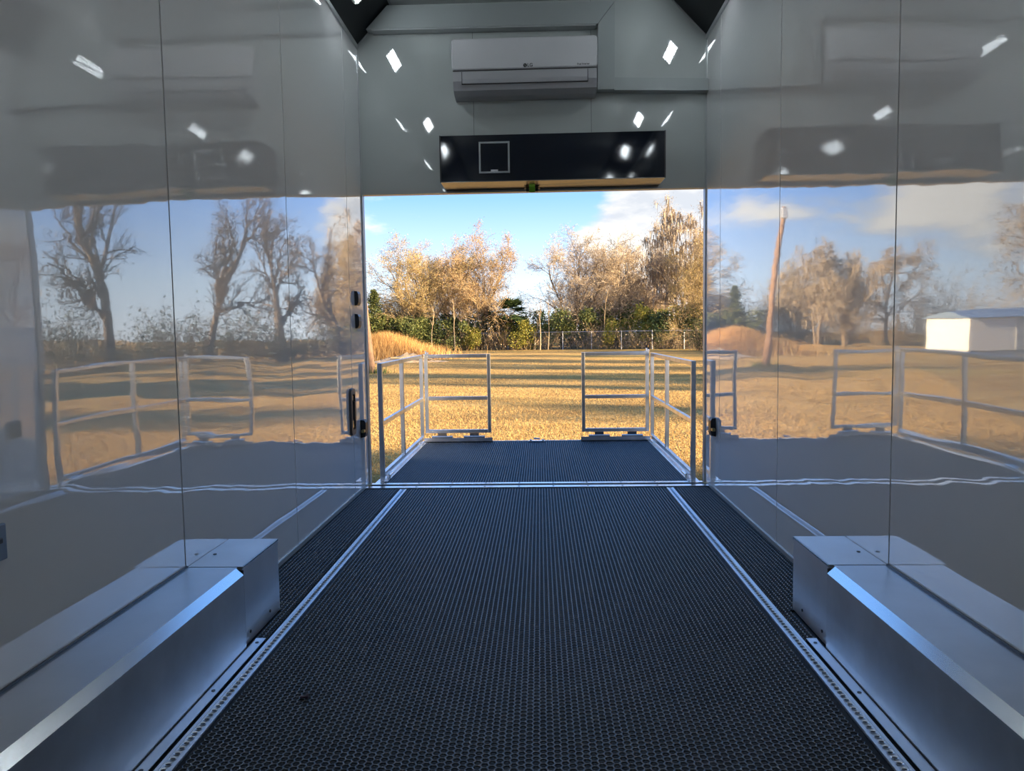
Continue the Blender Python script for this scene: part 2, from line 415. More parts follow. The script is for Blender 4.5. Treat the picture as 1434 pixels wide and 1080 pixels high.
# ------------------------------------------------------------------ lashing tracks let into the floor
def track(s, label):
    r = empty('floor_track', (s * .935, -.19, 0), label, 'track', 'aluminium tracks let into the rubber floor')
    MB().box((-.023, -8.0, -.005), (.023, 0, .001)).build('track_base', M['track'], r)
    MB().box((-.023, -8.0, .001), (-.0135, 0, .004), bev=.001).build('track_lip', M['track'], r)
    MB().box((.0135, -8.0, .001), (.023, 0, .004), bev=.001).build('track_lip', M['track'], r)
    # round holes on a 25 mm pitch with the slot that joins them, dark recesses with a bright rim
    hm = MB(); rim = MB()
    for k in range(150):
        y = -.02 - k * .0254
        a = [(math.cos(t * PI / 4) * .0072, y + math.sin(t * PI / 4) * .0050, .0018) for t in range(8)]
        hm.add(a, [tuple(range(8))])
        b = [(math.cos(t * PI / 4) * .0112, y + math.sin(t * PI / 4) * .0090, .0032) for t in range(8)]
        rim.add(a + b, [(t, (t + 1) % 8, 8 + (t + 1) % 8, 8 + t) for t in range(8)])
    ho = hm.build('slot_holes', M['slot'], r); tag(ho, kind='stuff')
    ro = rim.build('slot_rims', M['track'], r); tag(ro, kind='stuff')
    return r
track(-1, 'long perforated aluminium track in the floor beside the left wheel box')
track(1, 'long perforated aluminium track in the floor beside the right wheel box')

# ------------------------------------------------------------------ wheel boxes
def wheel_box(s, label):
    r = empty('wheel_box', (s * XW, -2.86, 0), label, 'wheel box', 'aluminium wheel boxes along the walls')
    X = lambda x: s * (x - XW)          # absolute |x| to local
    yl = lambda y: y + 2.86
    zt = .29
    end = MB()     # short box nearest the ramp: top, aisle face, ramp-side face
    end.extrude([(X(XW - .002), 0), (X(1.022), 0), (X(1.022), zt), (X(XW - .002), zt)], 1, yl(-2.49), yl(-2.85))
    e = end.build('end_box', M['alu_end'], r)
    MB().bar((X(1.0215), yl(-2.49), zt - .003), (X(1.0215), yl(-2.85), zt - .003), .005, .006).build('folded_edge', M['alu_bright'], e)
    for y, z in ((-2.60, .035), (-2.80, .035)):
        MB().cyl((X(1.022), yl(y), z), (X(1.0195), yl(y), z), .006, 8).build('rivet', M['screw'], e)
    MB().cyl((X(1.185), yl(-2.70), zt), (X(1.185), yl(-2.70), zt + .002), .007, 8).build('rivet', M['screw'], e)
    # long run towards the front, top sheet with a chamfered aisle edge
    y0, y1 = yl(-2.858), yl(-6.2)
    tp = MB(); tp.box((X(XW - .002), y0, zt - .006), (X(1.036), y1, zt)); tp.build('top_sheet', M['alu_flat'], r)
    ch = MB(); ch.extrude([(X(1.036), zt), (X(1.010), zt - .024), (X(1.014), zt - .028), (X(1.040), zt - .006)], 1, y0 - .012, y1)
    ch.build('chamfer_strip', M['alu_bright'], r)
    sd_ = MB(); sd_.box((X(1.010), y0 - .012, .002), (X(1.018), y1, zt - .024)); sd_.build('side_sheet', M['alu'], r)
    gp = MB(); gp.box((X(XW - .004), y0 + .006, .002), (X(1.017), y0 - .004, zt - .012)); gp.build('gap_shade_sheet', M['seam'], r)  # dark sheet painting the shade in the gap behind the end box
    MB().bar((X(XW - .004), y0, zt + .003), (X(XW - .004), y1, zt + .003), .006, .006).build('wall_bead', M['screw'], r)
    fg = MB(); fg.box((X(1.008), yl(-2.785), .0008), (X(.972), y1, .0035)); f_ = fg.build('floor_flange', M['track'], r)
    MB().bar((X(1.0075), yl(-2.80), .0042), (X(1.0075), y1, .0042), .0014, .003).build('shadow_joint', M['seam'], f_)
    for y in (-2.825, -3.19, -3.62, -4.05):
        MB().cyl((X(.990), yl(y), .0035), (X(.990), yl(y), .0052), .0065, 8).build('screw', M['screw'], f_)
    return r
wheel_box(-1, 'aluminium wheel box with a chamfered edge along the left wall')
wheel_box(1, 'aluminium wheel box with a chamfered edge along the right wall')

# ------------------------------------------------------------------ air conditioner on the header wall
ac = empty('air_conditioner', (-.04, 0, 2.72), 'white wall air conditioner high on the header wall above the opening', 'air conditioner')
def AX(x): return x + .04
zz = lambda z: z - 2.72
body = MB()
body.extrude([(0, zz(3.068)), (-.165, zz(3.068)), (-.188, zz(3.05)), (-.192, zz(2.866)), (-.190, zz(2.80)), (-.165, zz(2.745)), (-.10, zz(2.724)), (0, zz(2.720))], 0, AX(-.526), AX(.446))
bo = body.build('body', M['ac_grey'], ac)
fp = MB()      # glossy front cover with rounded corners
def rrect(x0, x1, z0, z1, r, n=5):
    pts = []
    for cx, cz, a0 in ((x1 - r, z1 - r, 0), (x0 + r, z1 - r, 90), (x0 + r, z0 + r, 180), (x1 - r, z0 + r, 270)):
        for k in range(n + 1):
            a = math.radians(a0 + 90 * k / n); pts.append((cx + r * math.cos(a), cz + r * math.sin(a)))
    return pts
outer = rrect(AX(-.532), AX(.450), zz(2.872), zz(3.076), .022)
inner = rrect(AX(-.526), AX(.444), zz(2.878), zz(3.070), .018)
n = len(outer)
vs = [(x, -.150, z) for x, z in outer] + [(x, -.196, z) for x, z in outer] + [(x, -.203, z) for x, z in inner]
fs = [(i, (i + 1) % n, n + (i + 1) % n, n + i) for i in range(n)] + [(n + i, n + (i + 1) % n, 2 * n + (i + 1) % n, 2 * n + i) for i in range(n)] + [tuple(range(2 * n, 3 * n))]
fp.add(vs, fs); fpo = fp.build('front_cover', M['ac_white'], ac)
MB().box((AX(-.526), -.194, zz(2.864)), (AX(.446), -.190, zz(2.870))).build('cover_gap', M['print'], bo)
lv = MB(); lv.extrude([(-.188, zz(2.858)), (-.199, zz(2.857)), (-.198, zz(2.81)), (-.191, zz(2.784)), (-.180, zz(2.784))], 0, AX(-.462), AX(.382))
lvo = lv.build('louver_flap', M['ac_grey'], ac)
lg_ = MB()
lg_.box((AX(-.467), -.1935, zz(2.779)), (AX(-.463), -.188, zz(2.860))); lg_.box((AX(.383), -.1935, zz(2.779)), (AX(.387), -.188, zz(2.860)))
lg_.box((AX(-.467), -.190, zz(2.779)), (AX(.387), -.180, zz(2.783)))
lg_.build('flap_gap', M['print'], lvo)
for k in range(14):
    MB().box((AX(-.50 + k * .068), -.15, zz(3.066)), (AX(-.50 + k * .068 + .05), -.03, zz(3.0705))).build('intake_slat', M['print'], bo)
dsp = MB().box((AX(.300), -.1925, zz(2.838)), (AX(.322), -.188, zz(2.842))).build('display_mark', M['print'], bo)
def text(name, body_, size, loc, parent, material, rot=(PI / 2, 0, 0), align='LEFT', ext=.0006):
    c = bpy.data.curves.new(name, 'FONT'); c.body = body_; c.size = size; c.extrude = ext; c.align_x = align; c.align_y = 'CENTER'; c.offset = size * .02
    c.materials.append(material)
    t = bpy.data.objects.new(name, c); COL.objects.link(t)
    me = bpy.data.meshes.new_from_object(t.evaluated_get(bpy.context.evaluated_depsgraph_get())); bpy.data.objects.remove(t)
    o = link(name, me, material, parent, loc); o.rotation_euler = rot
    return o
text('logo_letters', 'LG', .031, (AX(-.022), -.2034, zz(2.890)), fpo, M['print'])
text('cover_print', 'Dual Inverter', .0155, (AX(.313), -.2034, zz(2.889)), fpo, M['print'], ext=.0008)
lo = MB()      # round logo: a disc with a lighter nose line and eye dot
lo.cyl((AX(-.036), -.2030, zz(2.890)), (AX(-.036), -.2042, zz(2.890)), .0125, 24)
lgo = lo.build('logo_disc', M['print'], fpo)
ln = MB(); ln.box((AX(-.0368), -.2046, zz(2.884)), (AX(-.0352), -.2040, zz(2.895))); ln.box((AX(-.0368), -.2046, zz(2.884)), (AX(-.0315), -.2040, zz(2.8855)))
ln.cyl((AX(-.0410), -.2040, zz(2.893)), (AX(-.0410), -.2046, zz(2.893)), .0014, 8)
ln.build('logo_face', M['ac_white'], lgo)

# ------------------------------------------------------------------ line-set cover above and beside the air conditioner
dc = empty('pipe_cover', (0, 0, 2.75), 'pale grey boxed pipe cover turning a mitred corner around the air conditioner', 'pipe cover')
d0 = lambda z: z - 2.75
def prism_xz(poly, y0, y1): return MB().extrude(poly, 1, y0, y1)
prism_xz([(-1.135, d0(3.205)), (.462, d0(3.195)), (.578, d0(3.340)), (-.985, d0(3.360))], 0, -.08).build('horizontal_channel', M['duct'], dc)
prism_xz([(.465, d0(3.195)), (.581, d0(3.340)), (.575, d0(2.757)), (.459, d0(2.757))], 0, -.08).build('vertical_channel', M['duct'], dc)
prism_xz([(.577, d0(2.752)), (1.219, d0(2.735)), (1.219, d0(2.815)), (.577, d0(2.838))], 0, -.07).build('side_channel', M['duct'], dc)
prism_xz([(-1.10, d0(3.196)), (.452, d0(3.186)), (.452, d0(3.195)), (-1.10, d0(3.205))], 0, -.076).build('bottom_lip', M['alu_trim'], dc)

# ------------------------------------------------------------------ black box over the opening
bx = empty('overhead_box', (.137, 0, 2.105), 'long glossy black box on the header wall right above the opening', 'box')
B = lambda x, y, z: (x - .137, y, z - 2.105)
MB().box(B(-.612, -.3, 2.112), B(.886, -.294, 2.412)).build('front_panel', M['black_gloss'], bx)
MB().box(B(-.612, -.294, 2.404), B(.886, 0, 2.412)).build('top_panel', M['black_gloss'], bx)
for xa, xb in ((-.612, -.606), (.880, .886)): MB().box(B(xa, -.294, 2.112), B(xb, 0, 2.404)).build('end_panel', M['black_gloss'], bx)
MB().box(B(-.610, -.299, 2.106), B(.884, -.002, 2.112)).build('bottom_panel', M['alu_under'], bx)
for xa, xb in ((-.614, -.606), (.880, .888)): MB().box(B(xa, -.303, 2.106), B(xb, -.298, 2.414)).build('corner_strip', M['black_plastic'], bx)
h = MB(); h.box(B(-.339, -.3035, 2.172), B(-.157, -.300, 2.355)); ha = h.build('access_hatch', M['black_gloss'], bx); ha['label'] = 'square black hatch with a grey frame'
for a, b in (((-.351, 2.355), (-.145, 2.367)), ((-.351, 2.160), (-.145, 2.172)), ((-.351, 2.172), (-.339, 2.355)), ((-.157, 2.172), (-.145, 2.355))):
    MB().box(B(a[0], -.307, a[1]), B(b[0], -.300, b[1]), bev=.0015).build('hatch_frame', M['alu_trim'], ha)
MB().box(B(-.272, -.310, 2.169), B(-.224, -.3005, 2.183), bev=.001).build('hatch_catch', M['ac_white'], ha)

st = empty('release_strap', (0, -.10, 2.106), 'short lime green strap in a black bracket under the black box', 'strap')
MB().box((-.020, -.10, -.004), (.020, -.002, -.001)).build('webbing', M['lime'], st)
MB().box((-.020, -.006, -.040), (.020, -.002, -.001)).build('webbing_drop', M['lime'], st)
MB().extrude([(-.055, -.014), (-.04, -.003), (.04, -.003), (.055, -.014), (.038, -.010), (-.038, -.010)], 1, .0, .03).build('bracket', M['black_plastic'], st)
for s in (-1, 1): MB().box((s * .022, -.001, -.034), (s * .042, .028, -.010), bev=.003).build('bracket_foot', M['black_plastic'], st)

# ------------------------------------------------------------------ LED lamps on the coves
def led_lamp(s, y, label, group=None):
    r = empty('cove_lamp', (s * 1.095, y, 3.2575), label, 'lamp', group)
    r.rotation_euler = (0, s * math.radians(-46.7) + (PI if False else 0), 0)
    # local: -z looks into the room after the tilt
    n_ = Vector((-s * (ZC - ZW), 0, -(XW - XC))).normalized()
    ux = Vector(((XW - XC) * -s, 0, ZC - ZW)).normalized()
    rotm = Matrix((ux, Vector((0, 1, 0)), ux.cross(Vector((0, 1, 0))))).transposed()
    nz_ = ux.cross(Vector((0, 1, 0)))
    sg = 1 if nz_.dot(n_) > 0 else -1
    r.rotation_euler = rotm.to_euler()
    outl = rrect(-.052, .052, -.20, .20, .045, 6)
    hb = MB(); hb.extrude(outl, 2, sg * .001, sg * .022); hb.build('housing', M['lamp_body'], r)
    tr = MB(); tr.extrude(rrect(-.042, .042, -.185, .185, .03, 5), 2, sg * .0221, sg * .0235); tr.build('reflector', M['ac_white'], r)
    dm = MB()
    for a in range(4):
        for b in range(9):
            x = -.030 + a * .020; yy = -.16 + b * .040
            dm.box((x - .0055, yy - .011, sg * .0236), (x + .0055, yy + .011, sg * .027))
    dmo = dm.build('led_dots', M['led'], r); tag(dmo, kind='stuff')
    return r
led_lamp(-1, -.64, 'oblong white LED lamp on the black left cove nearest the opening', 'LED lamps along the two coves')
led_lamp(1, -.64, 'oblong white LED lamp on the black right cove nearest the opening', 'LED lamps along the two coves')
for k, y in enumerate((-2.5, -4.4, -6.3)):
    for s in (-1, 1):
        led_lamp(s, y, 'oblong white LED lamp, %s from the opening along the black %s cove' % (('second', 'third', 'fourth')[k], 'left' if s < 0 else 'right'), 'LED lamps along the two coves')

# ------------------------------------------------------------------ hardware on the walls by the opening
def catch(z, label):
    r = empty('door_bumper', (-XW, -.245, z), label, 'catch', 'black catches on the left wall end panel')
    o = MB(); o.extrude([(.0, -.05), (.018, -.047), (.026, -.030), (.028, .0), (.026, .030), (.018, .047), (.0, .05)], 1, -.042, .03)
    o.build('rubber_body', M['black_plastic'], r)
    MB().extrude([(.0, -.042), (.02, -.038), (.022, 0), (.02, .038), (.0, .042)], 1, .03, .045).build('metal_face', M['chrome'], r)
    MB().cyl((.010, .045, .012), (.010, .052, .012), .009, 10).build('bolt_head', M['screw'], r)
    return r
catch(1.346, 'upper of the two small black catches on the left wall by the opening')
catch(1.190, 'lower of the two small black catches on the left wall by the opening')

ph = empty('pull_handle', (-XW, -.46, .585), 'tall black recessed pull handle on the left wall by the opening', 'handle')
pl = MB()
ro = rrect(-.062, .062, -.158, .158, .035, 5); ri = rrect(-.034, .034, -.118, .118, .018, 5); n = len(ro)
vs = [(.001, y, z) for y, z in ro] + [(.016, y * .94, z * .97) for y, z in ro] + [(.018, y, z) for y, z in ri] + [(.003, y, z) for y, z in ri]
fs = []
for k in range(3): fs += [(k * n + i, k * n + (i + 1) % n, (k + 1) * n + (i + 1) % n, (k + 1) * n + i) for i in range(n)]
pl.add(vs, fs); pl.build('bezel', M['grey_plastic'], ph)
MB().extrude(ri, 0, .001, .004).build('recess', M['black_plastic'], ph)
MB().bar((.022, 0, -.052), (.022, 0, .068), .030, .014, up=(1, 0, 0)).build('grip', M['grey_plastic'], ph)
for a, b in ((-.105, -.06), (.075, .108)): MB().bar((.010, -.006, a), (.010, -.006, b), .010, .006, up=(1, 0, 0)).build('pivot_rod', M['chrome'], ph)

def latch(s, y, label):
    r = empty('slam_latch', (s * XW, y, .437), label, 'latch', 'black slam latches beside the opening')
    q = lambda x: -s * x
    MB().extrude([(q(0), -.062), (q(.030), -.055), (q(.036), -.03), (q(.036), .045), (q(.026), .062), (q(0), .064)], 1, -.035, .035).build('latch_body', M['black_plastic'], r)
    MB().extrude([(q(0), -.05), (q(.022), -.045), (q(.024), .045), (q(0), .05)], 1, .035, .048).build('strike_face', M['chrome'], r)
    MB().box((q(.012), -.075, -.022), (q(.034), .040, -.002), bev=.003).build('brass_bolt', M['brass'], r)
    return r
latch(-1, -.185, 'small black latch with a brass bolt low on the left wall by the opening')
latch(1, -.29, 'small black latch with a brass bolt low on the right wall by the opening')

sh = empty('side_door_latch', (-XW, -3.80, .63), 'blue grey latch plate at the left edge low on the left wall', 'latch')
MB().box((0, -.05, -.035), (.012, .055, .05), bev=.003).build('plate', M['shed_roof'], sh)
MB().box((.012, -.03, .008), (.022, .03, .022), bev=.003).build('slide_bolt', M['screw'], sh)

bo_ = empty('loose_bolt', (-.693, -3.233, .0), 'tiny dull purple bolt lying on the rubber floor near the left track', 'bolt')
MB().cyl((-.010, 0, .005), (.008, .004, .005), .0045, 8).build('shank', M['purple'], bo_)
MB().cyl((.008, .004, .006), (.014, .005, .006), .0085, 6).build('head', M['purple'], bo_)

# ------------------------------------------------------------------ deck beyond the threshold
dk = empty('fold_down_deck', (0, -.02, 0), 'black rubber topped deck folded down level outside the opening', 'deck')
DL = 2.16
MB().box((-1.15, .05, -.085), (1.15, DL, -.005)).build('platform', M['seam'], dk)
MB().box((-1.205, .0, -.012), (1.205, .048, .004), bev=.0015).build('hinge_strip', M['alu_bright'], dk)
for s in (-1, 1):
    MB().box((s * 1.125, .05, -.09), (s * 1.19, DL, -.002)).build('side_beam', M['alu_rail'], dk)
MB().box((-1.16, DL - .012, -.09), (1.16, DL + .01, .002)).build('end_beam', M['alu_bright'], dk)
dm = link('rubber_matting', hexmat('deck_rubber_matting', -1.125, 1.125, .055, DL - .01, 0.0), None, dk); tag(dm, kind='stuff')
for k in range(10):
    MB().cyl((-1.1 + k * .245, .026, .004), (-1.1 + k * .245, .026, .0055), .006, 8).build('screw', M['screw'], dk)
dl = MB(); dl.box((-.085, DL - .10, .0), (.085, DL - .06, .012), bev=.004); dl.cyl((-.06, DL - .08, .012), (-.06, DL - .08, .024), .012); dl.cyl((.06, DL - .08, .012), (.06, DL - .08, .024), .012)
dlo = dl.build('latch_keeper', M['chrome'], dk)
MB().cyl((-.03, DL - .07, .03), (.03, DL - .07, .03), .008, 8).build('keeper_pin', M['chrome'], dlo)

# guard rails: two along the sides, two gates across the end
TW = .034
def side_rail(s, ys, zt, label):
    r = empty('side_rail', (s * 1.15, 0, 0), label, 'guard rail', 'aluminium guard rails round the deck')
    y0, ym, y1 = ys
    for y in (y0, ym, y1):
        MB().box((-TW / 2, y - TW / 2, .03 if y != y0 else .0), (TW / 2, y + TW / 2, zt - .034 if y == ym else zt), bev=.003).build('post', M['alu_rail'], r)
    MB().box((-TW / 2, y0, zt - TW), (TW / 2, y1, zt), bev=.003).build('top_rail', M['alu_rail'], r)
    MB().box((-TW / 2 + .002, y0, .415), (TW / 2 - .002, y1, .449), bev=.003).build('mid_rail', M['alu_rail'], r)
    MB().box((-TW / 2 + .001, y0, .026), (TW / 2 - .001, y1, .060), bev=.003).build('bottom_rail', M['alu_rail'], r)
    MB().box((-s * .015, y0 - .06, -.002), (-s * .05, y1 - .05, .006)).build('base_angle', M['alu_bright'], r)
    for y in (y0 + .16, y1 - .24):
        hg = MB().cyl((-s * .030, y - .07, .018), (-s * .030, y + .07, .018), .013, 10).build('hinge', M['alu_bright'], r)
        MB().box((-s * .006, y - .05, .012), (-s * .034, y + .05, .024)).build('hinge_leaf', M['alu_rail'], hg)
        MB().cyl((-s * .030, y - .084, .018), (-s * .030, y - .070, .018), .017, 8).build('hinge_cap', M['alu_bright'], hg)
    return r
side_rail(-1, (.14, 1.02, 2.095), .882, 'aluminium tube side rail along the left edge of the deck')
side_rail(1, (.085, 1.22, 2.095), .872, 'aluminium tube side rail along the right edge of the deck')
def gate(x0, x1, zt, label, s):
    r = empty('end_gate', ((x0 + x1) / 2, 2.10, 0), label, 'gate', 'aluminium end gates of the deck')
    c = (x0 + x1) / 2; a, b = x0 - c, x1 - c
    for x in (a + TW / 2, b - TW / 2): MB().box((x - TW / 2, -TW / 2, .092), (x + TW / 2, TW / 2, zt), bev=.003).build('post', M['alu_rail'], r)
    MB().box((a + TW, -TW / 2, zt - TW), (b - TW, TW / 2, zt), bev=.003).build('top_rail', M['alu_rail'], r)
    MB().box((a + TW, -TW / 2 + .001, .425), (b - TW, TW / 2 - .001, .459), bev=.003).build('mid_rail', M['alu_rail'], r)
    MB().box((a + TW, -TW / 2, .092), (b - TW, TW / 2, .126), bev=.003).build('bottom_rail', M['alu_rail'], r)
    MB().box((a - .012, -.03, .002), (b + .012, -.024, .044)).build('base_plate', M['alu_rail'], r)
    MB().box((a - .012, -.03, .002), (b + .012, .02, .008)).build('base_foot', M['alu_bright'], r)
    for x in (a + .17, b - .17):
        hg = MB().cyl((x - .105, -.034, .056), (x + .105, -.034, .056), .011, 10).build('hinge', M['alu_rail'], r)
        MB().box((x - .045, -.030, .06), (x + .045, -.018, .092)).build('hinge_leaf', M['grey_plastic'], hg)
    lc = MB(); xo = a + .02 if s < 0 else b - .02
    lc.box((xo - .03, -.02, zt), (xo + .025, .02, zt + .006)); lc.box((xo - .012, -.012, zt + .006), (xo + .006, .012, zt + .034), bev=.003)
    lc.box((xo + .006, -.008, zt + .010), (xo + .026, .008, zt + .022), bev=.002)
    lc.build('corner_clip', M['chrome'], r)
    return r
gate(-1.118, -.455, .882, 'aluminium end gate at the left corner of the deck', -1)
gate(.452, 1.118, .885, 'aluminium end gate at the right corner of the deck', 1)

# ------------------------------------------------------------------ outside: ground
GZ = -.60
def gz(x, y): return GZ
gr = MB(); gr.add([(-160, -60, GZ), (160, -60, GZ), (160, 260, GZ), (-160, 260, GZ)], [(0, 1, 2, 3)])
go = gr.build('ground', M['ground']); tag(go, kind='structure')

rng = np.random.default_rng(5)
def blades(name, xy, hmin, hmax, w, lean, mats, z0=GZ):
    n = len(xy); h = rng.uniform(hmin, hmax, n); a = rng.uniform(0, 2 * PI, n); l = rng.uniform(0, lean, n) * h
    la = rng.uniform(0, 2 * PI, n)
    V = np.zeros((n, 3, 3)); dx, dy = np.cos(a) * w, np.sin(a) * w
    z0 = np.broadcast_to(z0, (n,))
    V[:, 0] = np.stack([xy[:, 0] - dx, xy[:, 1] - dy, z0], 1); V[:, 1] = np.stack([xy[:, 0] + dx, xy[:, 1] + dy, z0], 1)
    V[:, 2] = np.stack([xy[:, 0] + np.cos(la) * l, xy[:, 1] + np.sin(la) * l, z0 + h], 1)
    return np_mesh(name, V.reshape(-1, 3), np.arange(3 * n).reshape(n, 3), mats)
n = 170000
yy = 3.0 + 36 * rng.random(n) ** 1.5
xx = (rng.random(n) * 2 - 1) * (2.5 + yy * .40)
bl = link('dry_lawn', blades('dry_lawn', np.stack([xx, yy], 1), .012, .045, .008, 1.2, M['blade']))
tag(bl, 'short dry golden lawn grass covering the field beyond the deck', 'grass', kind='stuff')

# ------------------------------------------------------------------ trees
class Tree:
    def __init__(s, seed):
        s.r = random.Random(seed); s.seg = {0: [], 1: []}; s.tips = []
    def branch(s, p, d, L, r, lev, P):
        R = s.r; n = (7, 5, 4, 3, 1)[lev]; step = L / n; pts = [(p, r)]
        kids = P['kids'][lev] if lev < len(P['kids']) else 0
        for i in range(n):
            wob = P['wob'] * (1 + .4 * lev)
            d = (d + Vector((R.gauss(0, wob), R.gauss(0, wob), R.gauss(0, wob) + P['up'][min(lev, len(P['up']) - 1)]))).normalized()
            q = p + d * step; rr = r * (1 - .72 * (i + 1) / n)
            r0 = r * (1 - .72 * i / n)
            s.seg[0 if lev < 2 else 1].append((*p, *q, r0, rr))
            if lev >= 2: s.tips.append((*q, *d))
            pts.append((q, rr)); p = q
        if lev >= len(P['kids']): return
        for k in range(kids):
            t = P['t0'][lev] + (1 - P['t0'][lev]) * (k + R.random()) / kids
            i = min(n - 1, int(t * n)); f = t * n - i
            q = pts[i][0].lerp(pts[i + 1][0], f); dd = (pts[i + 1][0] - pts[i][0]).normalized()
            ax = dd.orthogonal().normalized(); ax.rotate(Matrix.Rotation(R.uniform(0, 2 * PI), 3, dd))
            a = math.radians(R.uniform(*P['ang'][lev])); nd = dd.copy(); nd.rotate(Matrix.Rotation(a, 3, ax))
            s.branch(q, nd, L * R.uniform(*P['len'][lev]) * (1.15 - .55 * t), max(P['rmin'], pts[i][1] * .58), lev + 1, P)
def tubes(name, seg, sides, mats):
    A = np.array(seg); p, q, r0, r1 = A[:, 0:3], A[:, 3:6], A[:, 6], A[:, 7]
    d = q - p; d /= np.linalg.norm(d, axis=1)[:, None] + 1e-9
    ref = np.where(np.abs(d[:, 2:3]) < .9, np.array([[0, 0, 1.]]), np.array([[1., 0, 0]]))
    u = np.cross(d, ref); u /= np.linalg.norm(u, axis=1)[:, None]; w = np.cross(d, u)
    a = np.arange(sides) * 2 * PI / sides
    ring = u[:, None] * np.cos(a)[None, :, None] + w[:, None] * np.sin(a)[None, :, None]
    V = np.concatenate([p[:, None] + ring * r0[:, None, None], q[:, None] + ring * r1[:, None, None]], 1)
    n = len(A); f = np.array([(i, (i + 1) % sides, sides + (i + 1) % sides, sides + i) for i in range(sides)])
    F = (f[None] + (np.arange(n) * 2 * sides)[:, None, None]).reshape(-1, 4)
    return np_mesh(name, V.reshape(-1, 3), F, mats, smooth=True)
def leaves(name, pos, size, mats, rg, droop=0.0, aspect=.55, spread=.15):
    n = len(pos); pos = pos + rg.normal(0, spread, (n, 3))
    a = rg.normal(0, 1, (n, 3)); a[:, 2] -= droop; a /= np.linalg.norm(a, axis=1)[:, None]
    b = np.cross(a, rg.normal(0, 1, (n, 3))); b /= np.linalg.norm(b, axis=1)[:, None]
    L = size * rg.uniform(.6, 1.3, (n, 1)); wd = L * aspect
    V = np.stack([pos, pos + a * L * .5 + b * wd * .5, pos + a * L, pos + a * L * .5 - b * wd * .5], 1)
    return np_mesh(name, V.reshape(-1, 3), np.arange(4 * n).reshape(n, 4), mats)
def strands(name, pos, lmin, lmax, w, mats, rg):
    n = len(pos); a = rg.uniform(0, 2 * PI, n); L = rg.uniform(lmin, lmax, n)
    dx, dy = np.cos(a) * w, np.sin(a) * w; sw = rg.normal(0, .06, (n, 2))
    V = np.zeros((n, 4, 3))
    V[:, 0] = pos + np.stack([-dx, -dy, 0 * L], 1); V[:, 1] = pos + np.stack([dx, dy, 0 * L], 1)
    V[:, 2] = pos + np.stack([dx * .35 + sw[:, 0] * L, dy * .35 + sw[:, 1] * L, -L], 1); V[:, 3] = pos + np.stack([-dx * .35 + sw[:, 0] * L, -dy * .35 + sw[:, 1] * L, -L], 1)
    return np_mesh(name, V.reshape(-1, 3), np.arange(4 * n).reshape(n, 4), mats)
def make_tree(seed, Ht, Wd, P, bark, twig, leaf=None, nleaf=0, lsize=.12, moss=0, lspread=.15):
    T = Tree(seed); R = T.r; rg = np.random.default_rng(seed)
    for k in range(P['stems']):
        az = 2 * PI * (k + R.uniform(-.3, .3)) / P['stems']; tilt = math.radians(R.uniform(*P['tilt']))
        d = Vector((math.cos(az) * math.sin(tilt), math.sin(az) * math.sin(tilt), math.cos(tilt)))
        T.branch(Vector((math.cos(az) * .12, math.sin(az) * .12, -.1)), d, Ht * R.uniform(*P['sl']), P['r0'] * R.uniform(.7, 1.1), 0, P)
    tp = np.array(T.tips)[:, :3]
    kz = Ht / np.percentile(tp[:, 2], 99.5); kx = Wd / (2 * np.percentile(np.hypot(tp[:, 0], tp[:, 1]), 96))
    kk = np.array([kx, kx, kz])
    for q in (0, 1):
        A = np.array(T.seg[q]); A[:, 0:3] *= kk; A[:, 3:6] *= kk; T.seg[q] = A
    T.tips = tp * kk
    out = {'trunk': tubes('trunk', T.seg[0], 6, bark), 'twigs': tubes('twigs', T.seg[1], 3, twig)}
    tips = np.array(T.tips)[:, :3]
    if leaf is not None and nleaf:
        i = rg.integers(0, len(tips), nleaf); out['leaves'] = leaves('leaves', tips[i], lsize, leaf, rg, droop=.4, spread=lspread)
    if moss:
        i = rg.integers(0, len(tips), moss); out['hanging_moss'] = strands('hanging_moss', tips[i], .25, 1.1, .055, M['moss'], rg)
    return out
def put_tree(name, parts, x, y, label, group=None, rz=0.0, sc=(1, 1, 1), z=GZ, cat='tree'):
    o = empty(name, (x, y, z), label, cat, group); o.rotation_euler = (0, 0, rz); o.scale = sc
    for k, me in parts.items():
        c = bpy.data.objects.new(k, me); COL.objects.link(c); c.parent = o
        if k in ('twigs', 'leaves', 'hanging_moss', 'fronds'): c['kind'] = 'stuff'
    return o
VASE = dict(stems=5, tilt=(8, 38), sl=(.62, .80), r0=.14, kids=(10, 8, 7, 4), t0=(.10, .12, .15, .2), ang=((25, 60), (25, 55), (25, 60), (25, 60)),
            len=((.36, .58), (.38, .62), (.40, .7), (.4, .7)), up=(.05, .06, .05, .03), wob=.10, rmin=.011)
TALL = dict(VASE, stems=3, tilt=(3, 14), sl=(.85, .98), kids=(13, 8, 6, 4), t0=(.30, .2, .15, .2), ang=((35, 65), (25, 60), (25, 60), (25, 60)), len=((.26, .42), (.38, .6), (.40, .7), (.4, .7)), up=(.05, .02, .0, .0))
OAKY = dict(VASE, stems=1, tilt=(0, 4), sl=(.80, .88), r0=.24, kids=(13, 8, 7, 4), t0=(.22, .15, .15, .2), ang=((35, 70), (25, 60), (25, 60), (25, 60)), len=((.42, .60), (.36, .6), (.40, .7), (.4, .7)), up=(.05, .05, .03, .0))
t_gold = make_tree(11, 10.6, 12.0, VASE, M['bark'], M['twig_gold'], M['leaf_gold'], 25000, .105, lspread=.2)
t_rust = make_tree(23, 10.9, 11.0, VASE, M['bark'], M['twig_gold'], M['leaf_rust'], 24000, .105, lspread=.2)
t_pale = make_tree(37, 11.0, 10.8, dict(VASE, tilt=(6, 32)), M['bark'], M['twig_grey'], M['leaf_pale'], 12000, .09, lspread=.2)
